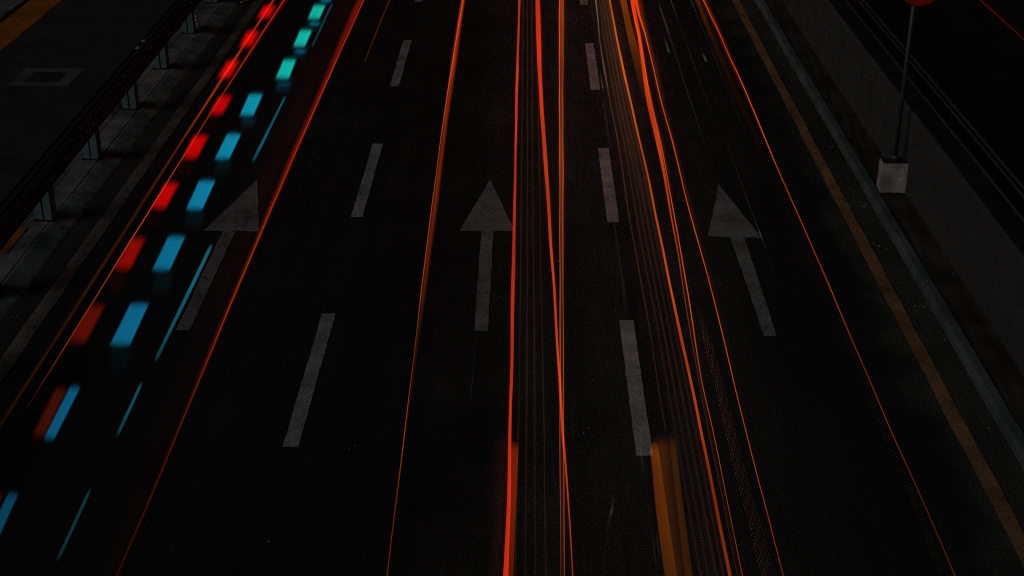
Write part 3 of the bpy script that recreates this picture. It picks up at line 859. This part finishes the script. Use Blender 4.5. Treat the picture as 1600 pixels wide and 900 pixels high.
# F
FL = [(1099, 0), (1113, 30), (1122, 47), (1140, 89), (1150, 109), (1175, 167), (1199, 225), (1232, 302), (1260, 365), (1296, 448), (1330, 527), (1360, 597), (1392, 673), (1425, 745), (1460, 825), (1492, 900)]
trail('hairline orange light trail along the right lane beside the yellow line', 0.8,
      [L(*[(x, y, 1.7, (215, 78, 32) if y < 300 else ((170, 60, 20) if y < 500 else ((130, 50, 17) if y < 700 else (92, 35, 13)))) for x, y in FL])],
      [L((1100, 0, 15, (130, 34, 2)), (1122, 47, 12, (110, 24, 2)), (1140, 89, 11, (95, 20, 2)), (1175, 167, 10, (66, 13, 1)), (1199, 225, 9, (50, 9, 1)), (1260, 365, 9, (30, 5, 0)), (1330, 527, 8, (24, 4, 0)), (1492, 900, 8, (12, 2, 0))),
       L((1090, 0, 15, (100, 40, 1)), (1103, 35, 15, (72, 30, 0)), (1122, 80, 17, (46, 17, 0)), (1145, 135, 22, (34, 11, 0)), (1168, 185, 22, (22, 6, 0)), (1195, 245, 18, (10, 2, 0)))])
# G
trail('thin deep red light trail at the top right beyond the parapet', 0.8,
      [L((1529, -2, 2.2, (88, 0, 8)), (1565, 30, 2.2, (80, 0, 8)), (1602, 64, 2.2, (70, 0, 6)))],
      [L((1533, -2, 12, (22, 0, 2)), (1606, 62, 12, (20, 0, 2)))])

# pale streaks: lamp light mirrored in moving bodywork, plus one tyre scratch
def streak(label, x0, y0, stops, h=0.9):
    line = [(830 + (x0 - 830) * (y + 608.0) / (y0 + 608.0), y, w, (v, v * 1.03, v * 1.02)) for y, w, v in stops]
    trail(label, h, [L(*line)], ext=(False, False), group='pale streaks in the right lanes', name='light_streak')
streak('pale grey light streak at the top of the right lane, nearest the red twins', 1044, 50,
       [(2, 2, 5), (15, 3, 40), (40, 3, 44), (60, 3, 26), (85, 3, 20), (150, 3.4, 20), (190, 3, 15), (228, 3, 4)])
streak('long faint grey light streak in the middle of the right lane top', 1075, 75,
       [(-4, 3.5, 32), (6, 3.5, 30), (30, 2.6, 14), (75, 2.6, 16), (112, 2.6, 16), (142, 2.6, 13), (200, 2.6, 3)])
streak('faint grey light streak closest to the right orange trail', 1092, 30,
       [(-4, 3, 34), (8, 3, 30), (26, 2.4, 12), (70, 2.4, 14), (112, 3, 12), (165, 4, 8), (212, 4, 2)])
streak('short bright grey light fleck on the right lane near the top', 1042, 72,
       [(58, 2.6, 8), (66, 3.2, 36), (74, 3.2, 52), (80, 3.2, 62), (83, 2.6, 10)])
streak('small grey light fleck left of the right orange trail near the top', 1101, 90,
       [(83, 2.6, 8), (88, 3.2, 46), (93, 3.2, 50), (97, 2.4, 8)])
streak('hair-thin grey light streak ending at the head of the right arrow', 1180, 345,
       [(220, 1.6, 8), (272, 1.6, 18), (315, 1.6, 30), (335, 1.6, 14), (358, 1.8, 30), (366, 2.0, 70), (371, 2, 40), (390, 1.8, 12), (425, 1.8, 3)])
streak('hair-thin grey light streak beside the lowest white dash', 1003, 715,
       [(695, 1.3, 8), (708, 1.6, 56), (722, 1.6, 40), (745, 1.3, 16), (805, 1.3, 16), (855, 1.5, 34), (872, 1.5, 30), (885, 1.3, 4)])
streak('short grey light streak left of the amber band near the bottom', 1028, 850,
       [(828, 1.2, 6), (845, 1.5, 36), (860, 1.5, 30), (875, 1.2, 6)])
trail('curved smoky grey light streak at the bottom left of the amber band', 0.5,
      [L((957.5, 774, 3, (8, 8, 8)), (957, 792, 4, (26, 26, 25)), (955.5, 800, 4.5, (42, 42, 40)), (953.5, 806, 3, (26, 26, 26)), (949.5, 822, 2.4, (15, 15, 15)), (946.5, 850, 2.2, (11, 11, 11)), (944.5, 900, 2, (4, 4, 4)))],
      ext=(False, False), group='pale streaks in the right lanes', name='light_streak')
streak('short grey light streak at the foot of the uppermost full white dash', 940, 126,
       [(110, 2, 8), (122, 2.2, 40), (132, 2.2, 52), (137, 2.4, 60), (140, 2, 14)])
streak('broken grey light streak below the uppermost full white dash', 945, 175,
       [(158, 2, 14), (163, 2.4, 42), (168, 2.0, 20), (176, 2.0, 12), (184, 2.4, 44), (189, 2.4, 20), (210, 5, 14), (235, 6, 5)])
streak('dim grey light streak below the second white dash', 965, 385,
       [(345, 1.6, 6), (358, 2.2, 28), (365, 2.0, 14), (386, 2.0, 20), (420, 2.4, 16), (450, 6, 14), (498, 8, 4)])
streak('hair-thin grey tyre scratch below the shaft of the middle arrow, made to glow', 739, 580,
       [(525, 1.2, 6), (575, 1.2, 15), (612, 1.3, 26), (630, 1.2, 4)], 0.5)  # tyre scratch on the road, made as a glowing line above it

# dotted light of flickering lamps: nobody could count it
def dots(name, label, rows, h):
    V, Fc, C = [], [], []
    for x, y, r, c in rows:
        q = at(x, y, h); rad = r / ppm(q)
        b_ = len(V)
        for d in ((1, 0, 0), (-1, 0, 0), (0, 1, 0), (0, -1, 0), (0, 0, 1), (0, 0, -1)):
            V.append(q + Vector((d[0] * rad, d[1] * rad * 1.6, d[2] * rad))); C.append(tuple(v * 0.5 for v in lin(c)))
        for f in ((0, 2, 4), (2, 1, 4), (1, 3, 4), (3, 0, 4), (2, 0, 5), (1, 2, 5), (3, 1, 5), (0, 3, 5)):
            Fc.append(tuple(b_ + i for i in f))
    o = obj(name, light_mesh(name, V, Fc, C)); tag(o, label, kind='stuff')
DL = [(1087, 470), (1093, 500), (1102, 545), (1117, 600), (1134, 675), (1150, 745), (1172, 825), (1190, 905)]
DR = [(1093, 470), (1103, 500), (1119, 545), (1135, 600), (1153, 675), (1172, 745), (1196, 825), (1215, 905)]
rows = []
y = 470.0; i = 0
while y < 905:
    xl_, xr_ = xa(DL, y), xa(DR, y)
    n = 6
    fade = min(1.0, max(0.0, (y - 470) / 60.0))
    for k in range(n):
        t = (k + 0.5 * (i % 2)) / n
        yy = y + (t * 10.0)
        v = fade * (0.45 + 0.55 * (0.5 + 0.5 * math.sin(i * 0.9 + k * 2.1))) * (1.0 - 0.45 * t)
        c = (108 * v + 8, 62 * v + 3, 42 * v + 2)
        rows.append((xl_ + (xr_ - xl_) * t, yy, 0.72, c))
    y += 3.1 + y / 900.0; i += 1
dots('light_dots', 'stippled orange light dots between the two right hairline trails', rows, 0.7)
rows = []
y = 470.0; i = 0
while y < 890:
    x = xa(FL, y)
    for k in range(3):
        off = 2.5 + k * 3.0 + (y - 470) / 420.0 * 11.0
        v = 0.35 + 0.35 * math.sin(i * 1.3 + k)
        if y < 620 and k == 2: continue
        c = (90 * v + 12, 52 * v + 5, 40 * v + 4)
        rows.append((x - off, y + k * 2, 0.6, c))
    y += 5.4; i += 1
dots('light_dots', 'sparse dim light dots left of the right lane hairline trail', rows, 0.7)

# ------------------------------------------------------------------ flashes of a beacon bar on the left lane
BAR = 1.45
def flash(name, label, group, tl, tr, yt, bl, br, yb, col, stripes, fade=5.0, soft=0.0):
    """one flash of the bar while it moves on: a flat slab of light, split into the rows of its lamps"""
    V, Fc, C = [], [], []
    def lane(t0, t1, c, wt, widen=0.0, over=0.0, gain=0.5, flat=0.03):
        xm0, xm1 = (tl + (tr - tl) * (t0 + t1) / 2), (bl + (br - bl) * (t0 + t1) / 2)
        w0, w1 = (tr - tl) * (t1 - t0) + widen, (br - bl) * (t1 - t0) + widen
        line = []
        ya, yb_ = yt - over, yb + over
        ks = [0.0, fade / max(1.0, (yb_ - ya)), 0.5, 1 - fade * 1.3 / max(1.0, (yb_ - ya)), 1.0]
        cs = [0.0, 1.0, 1.0, 0.95, 0.0]
        for kk, cv in zip(ks, cs):
            y_ = ya + (yb_ - ya) * kk
            s_ = (y_ - yt) / (yb - yt)
            q = at(xm0 + (xm1 - xm0) * s_, y_, BAR)
            line.append((q, (w0 + (w1 - w0) * s_) / ppm(q), tuple(v * cv * wt for v in lin(c))))
        tube(V, Fc, C, [s_[0] for s_ in line], [tuple(v * gain for v in s_[2]) for s_ in line], [s_[1] for s_ in line], flat, 10)
    o = None
    if stripes:
        lane(0, 1, col, 0.5, 1.0)
        o = obj(name, light_mesh(name, V, Fc, C)); V, Fc, C = [], [], []
        for k in range(stripes):
            lane((k + 0.24) / stripes, (k + 0.76) / stripes, col, 0.42 * (0.8 + 0.4 * k / stripes), 0.0, 1.5, flat=0.008)
        s_ = obj('lamp_rows', light_mesh('lamp_rows', V, Fc, C), None, o); s_['kind'] = 'stuff'
        V, Fc, C = [], [], []
        lane(0, 1, col, 0.10, 4.0, 3.0, flat=0.04)
        s_ = obj('glow', light_mesh('glow', V, Fc, C), None, o); s_['kind'] = 'stuff'
    else:
        lane(0, 1, col, 0.4, 0.5, 0.5)
        o = obj(name, light_mesh(name, V, Fc, C)); V, Fc, C = [], [], []
        lane(0, 1, col, 0.22, 3.2 + soft, 2.0); lane(0.05, 0.95, col, 0.3, -1.0 - soft * .4, -0.5, flat=0.02)
        s_ = obj('glow', light_mesh('glow', V, Fc, C), None, o); s_['kind'] = 'stuff'
    tag(o, label, 'light flash', group)
    return o

NUM = ['first', 'second', 'third', 'fourth', 'fifth', 'sixth', 'seventh', 'eighth', 'ninth', 'tenth', 'eleventh']
REDS = [(414, 430, 8, 402, 419, 29, (208, 0, 2)), (387, 404, 48, 374, 391, 74, (206, 0, 2)), (357, 373, 94, 340, 357, 123, (206, 0, 2)), (344, 362, 149, 327, 346, 180, (195, 0, 0)),
        (304, 325, 211, 285, 306, 249, (196, 2, 0)), (260, 279, 285, 237, 257, 327, (190, 2, 0)), (209, 227, 371, 178, 201, 423, (140, 8, 0)), (143, 164, 475, 107, 131, 538, (88, 12, 1)),
        (90, 105, 604, 50, 66, 685, (64, 14, 1))]
REDS = [REDS[0], REDS[1], REDS[2], REDS[3], REDS[4], REDS[5], REDS[6], REDS[7], REDS[8]]
for k, (a0, a1, y0, b0_, b1_, y1_, c) in enumerate(REDS):
    flash('light_flash', 'red light flash, %s from the top of the row of red flashes' % NUM[k], 'red beacon flashes', a0, a1, y0, b0_, b1_, y1_, c, 0, 3 + 0.10 * (y1_ - y0), 1.0 + 0.03 * (y1_ - y0))
flash('light_flash', 'dark red light flash cut by the left picture edge near the bottom', 'red beacon flashes', -5, 7, 770, -22, -12, 800, (46, 8, 0), 0, 6, 2)
BLUES = [(491, 508, 8, 481.5, 498, 30, (12, 190, 170)), (470, 487, 47, 458.5, 475.5, 73, (14, 194, 174)), (444, 462, 93, 431, 450.5, 123, (12, 188, 176)), (390, 410, 147, 375, 395, 181, (8, 150, 176)),
         (356, 376, 209, 336, 357, 249, (8, 138, 172)), (312, 336, 282, 291, 315, 328, (8, 128, 166)), (264, 289, 369, 238, 264, 423, (8, 112, 148)), (205, 232, 474, 172, 202, 540, (8, 104, 140)),
         (111, 125, 604, 69, 83, 687, (6, 90, 128)), (14, 28, 771, -24, -8, 850, (6, 66, 92))]
for k, (a0, a1, y0, b0_, b1_, y1_, c) in enumerate(BLUES):
    lab = '%s light flash, %s from the top of the row beside the red flashes' % ('turquoise' if k < 3 else 'blue', NUM[k])
    flash('light_flash', lab, 'blue beacon flashes', a0, a1, y0, b0_, b1_, y1_, c, 9 if k < 8 else 5, 2.5 + 0.05 * (y1_ - y0))
# dim after-glow under each
DIMS = [(503, 519, -6, 499, 515, 8, (0, 50, 68)), (487, 502, 29, 480, 496, 47, (0, 46, 62)), (464, 481, 71, 457, 474, 92, (0, 44, 60)), (437, 456, 120, 430, 450, 146, (0, 38, 52)),
        (382, 402, 178, 374, 394, 203, (0, 22, 30)), (342, 366, 244, 333, 356, 274, (0, 17, 22)), (297, 321, 322, 287, 312, 362, (0, 14, 17)), (246, 272, 418, 236, 262, 464, (0, 12, 14)), (180, 208, 535, 168, 196, 588, (0, 8, 9))]
for k, (a0, a1, y0, b0_, b1_, y1_, c) in enumerate(DIMS):
    flash('light_flash', 'dim teal afterglow, %s from the top, below the bright flashes' % NUM[k], 'dim teal afterglows', a0, a1, y0, b0_, b1_, y1_, c, 0, 6 + 0.2 * (y1_ - y0), 2 + 0.05 * (y1_ - y0))
RD = [(325, 344, 178, 315, 335, 205, (16, 0, 0)), (283, 305, 247, 272, 294, 280, (13, 1, 0)), (236, 256, 325, 224, 244, 362, (10, 1, 0)), (178, 200, 420, 165, 188, 462, (12, 1, 0))]
for k, (a0, a1, y0, b0_, b1_, y1_, c) in enumerate(RD):
    flash('light_flash', 'very dim red afterglow, %s from the top, below the red flashes' % NUM[k], 'dim red afterglows', a0, a1, y0, b0_, b1_, y1_, c, 0, 8, 3)
# slim blue dashes of light on the inner side
for lab, line in (('thin teal light dash at the very top beside the turquoise flashes', [(519, 6, 2.4, (14, 40, 44)), (516, 14, 2.6, (14, 60, 66)), (503, 40, 2.6, (10, 56, 66)), (489, 70, 2.8, (12, 52, 56)), (487, 74, 2.8, (2, 8, 8))]),
                  ('slim blue light dash, upper one right of the blue flashes', [(446, 150, 2.6, (4, 20, 24)), (443, 156, 3.4, (12, 74, 84)), (410, 222, 4, (10, 84, 102)), (397, 247, 4, (8, 64, 74)), (395, 253, 4, (1, 8, 9))]),
                  ('slim blue light dash beside the shaft of the left arrow', [(331, 382, 3, (2, 20, 24)), (328, 390, 4.4, (12, 78, 86)), (297, 447, 5, (8, 88, 110)), (264, 517, 5.4, (8, 76, 92)), (246, 556, 5.4, (8, 54, 62)), (242, 565, 5, (1, 6, 7))]),
                  ('slim blue light dash, third down right of the blue flashes', [(222, 597, 3, (2, 14, 16)), (219, 606, 4.6, (10, 66, 76)), (200, 640, 5, (8, 66, 78)), (186, 671, 5, (8, 52, 60)), (182, 682, 5, (1, 6, 7))]),
                  ('slim teal light dash, lowest one near the bottom left', [(142, 763, 3.5, (2, 10, 11)), (138, 773, 5, (8, 46, 50)), (115, 822, 5.4, (8, 48, 52)), (95, 864, 5.4, (7, 38, 40)), (89, 877, 5, (1, 4, 4))])):
    (xs, ys), (xe, ye) = line[0][:2], line[-1][:2]
    line = [(xs + (xe - xs) * (p_[1] - ys) / (ye - ys),) + tuple(p_[1:]) for p_ in line]
    V, Fc, C = [], [], []
    add_line(V, Fc, C, smooth_line(L(*line)), 1.2, (False, False))
    tag(obj('light_flash', light_mesh('light_flash', V, Fc, C)), lab, 'light flash', 'slim blue light dashes')
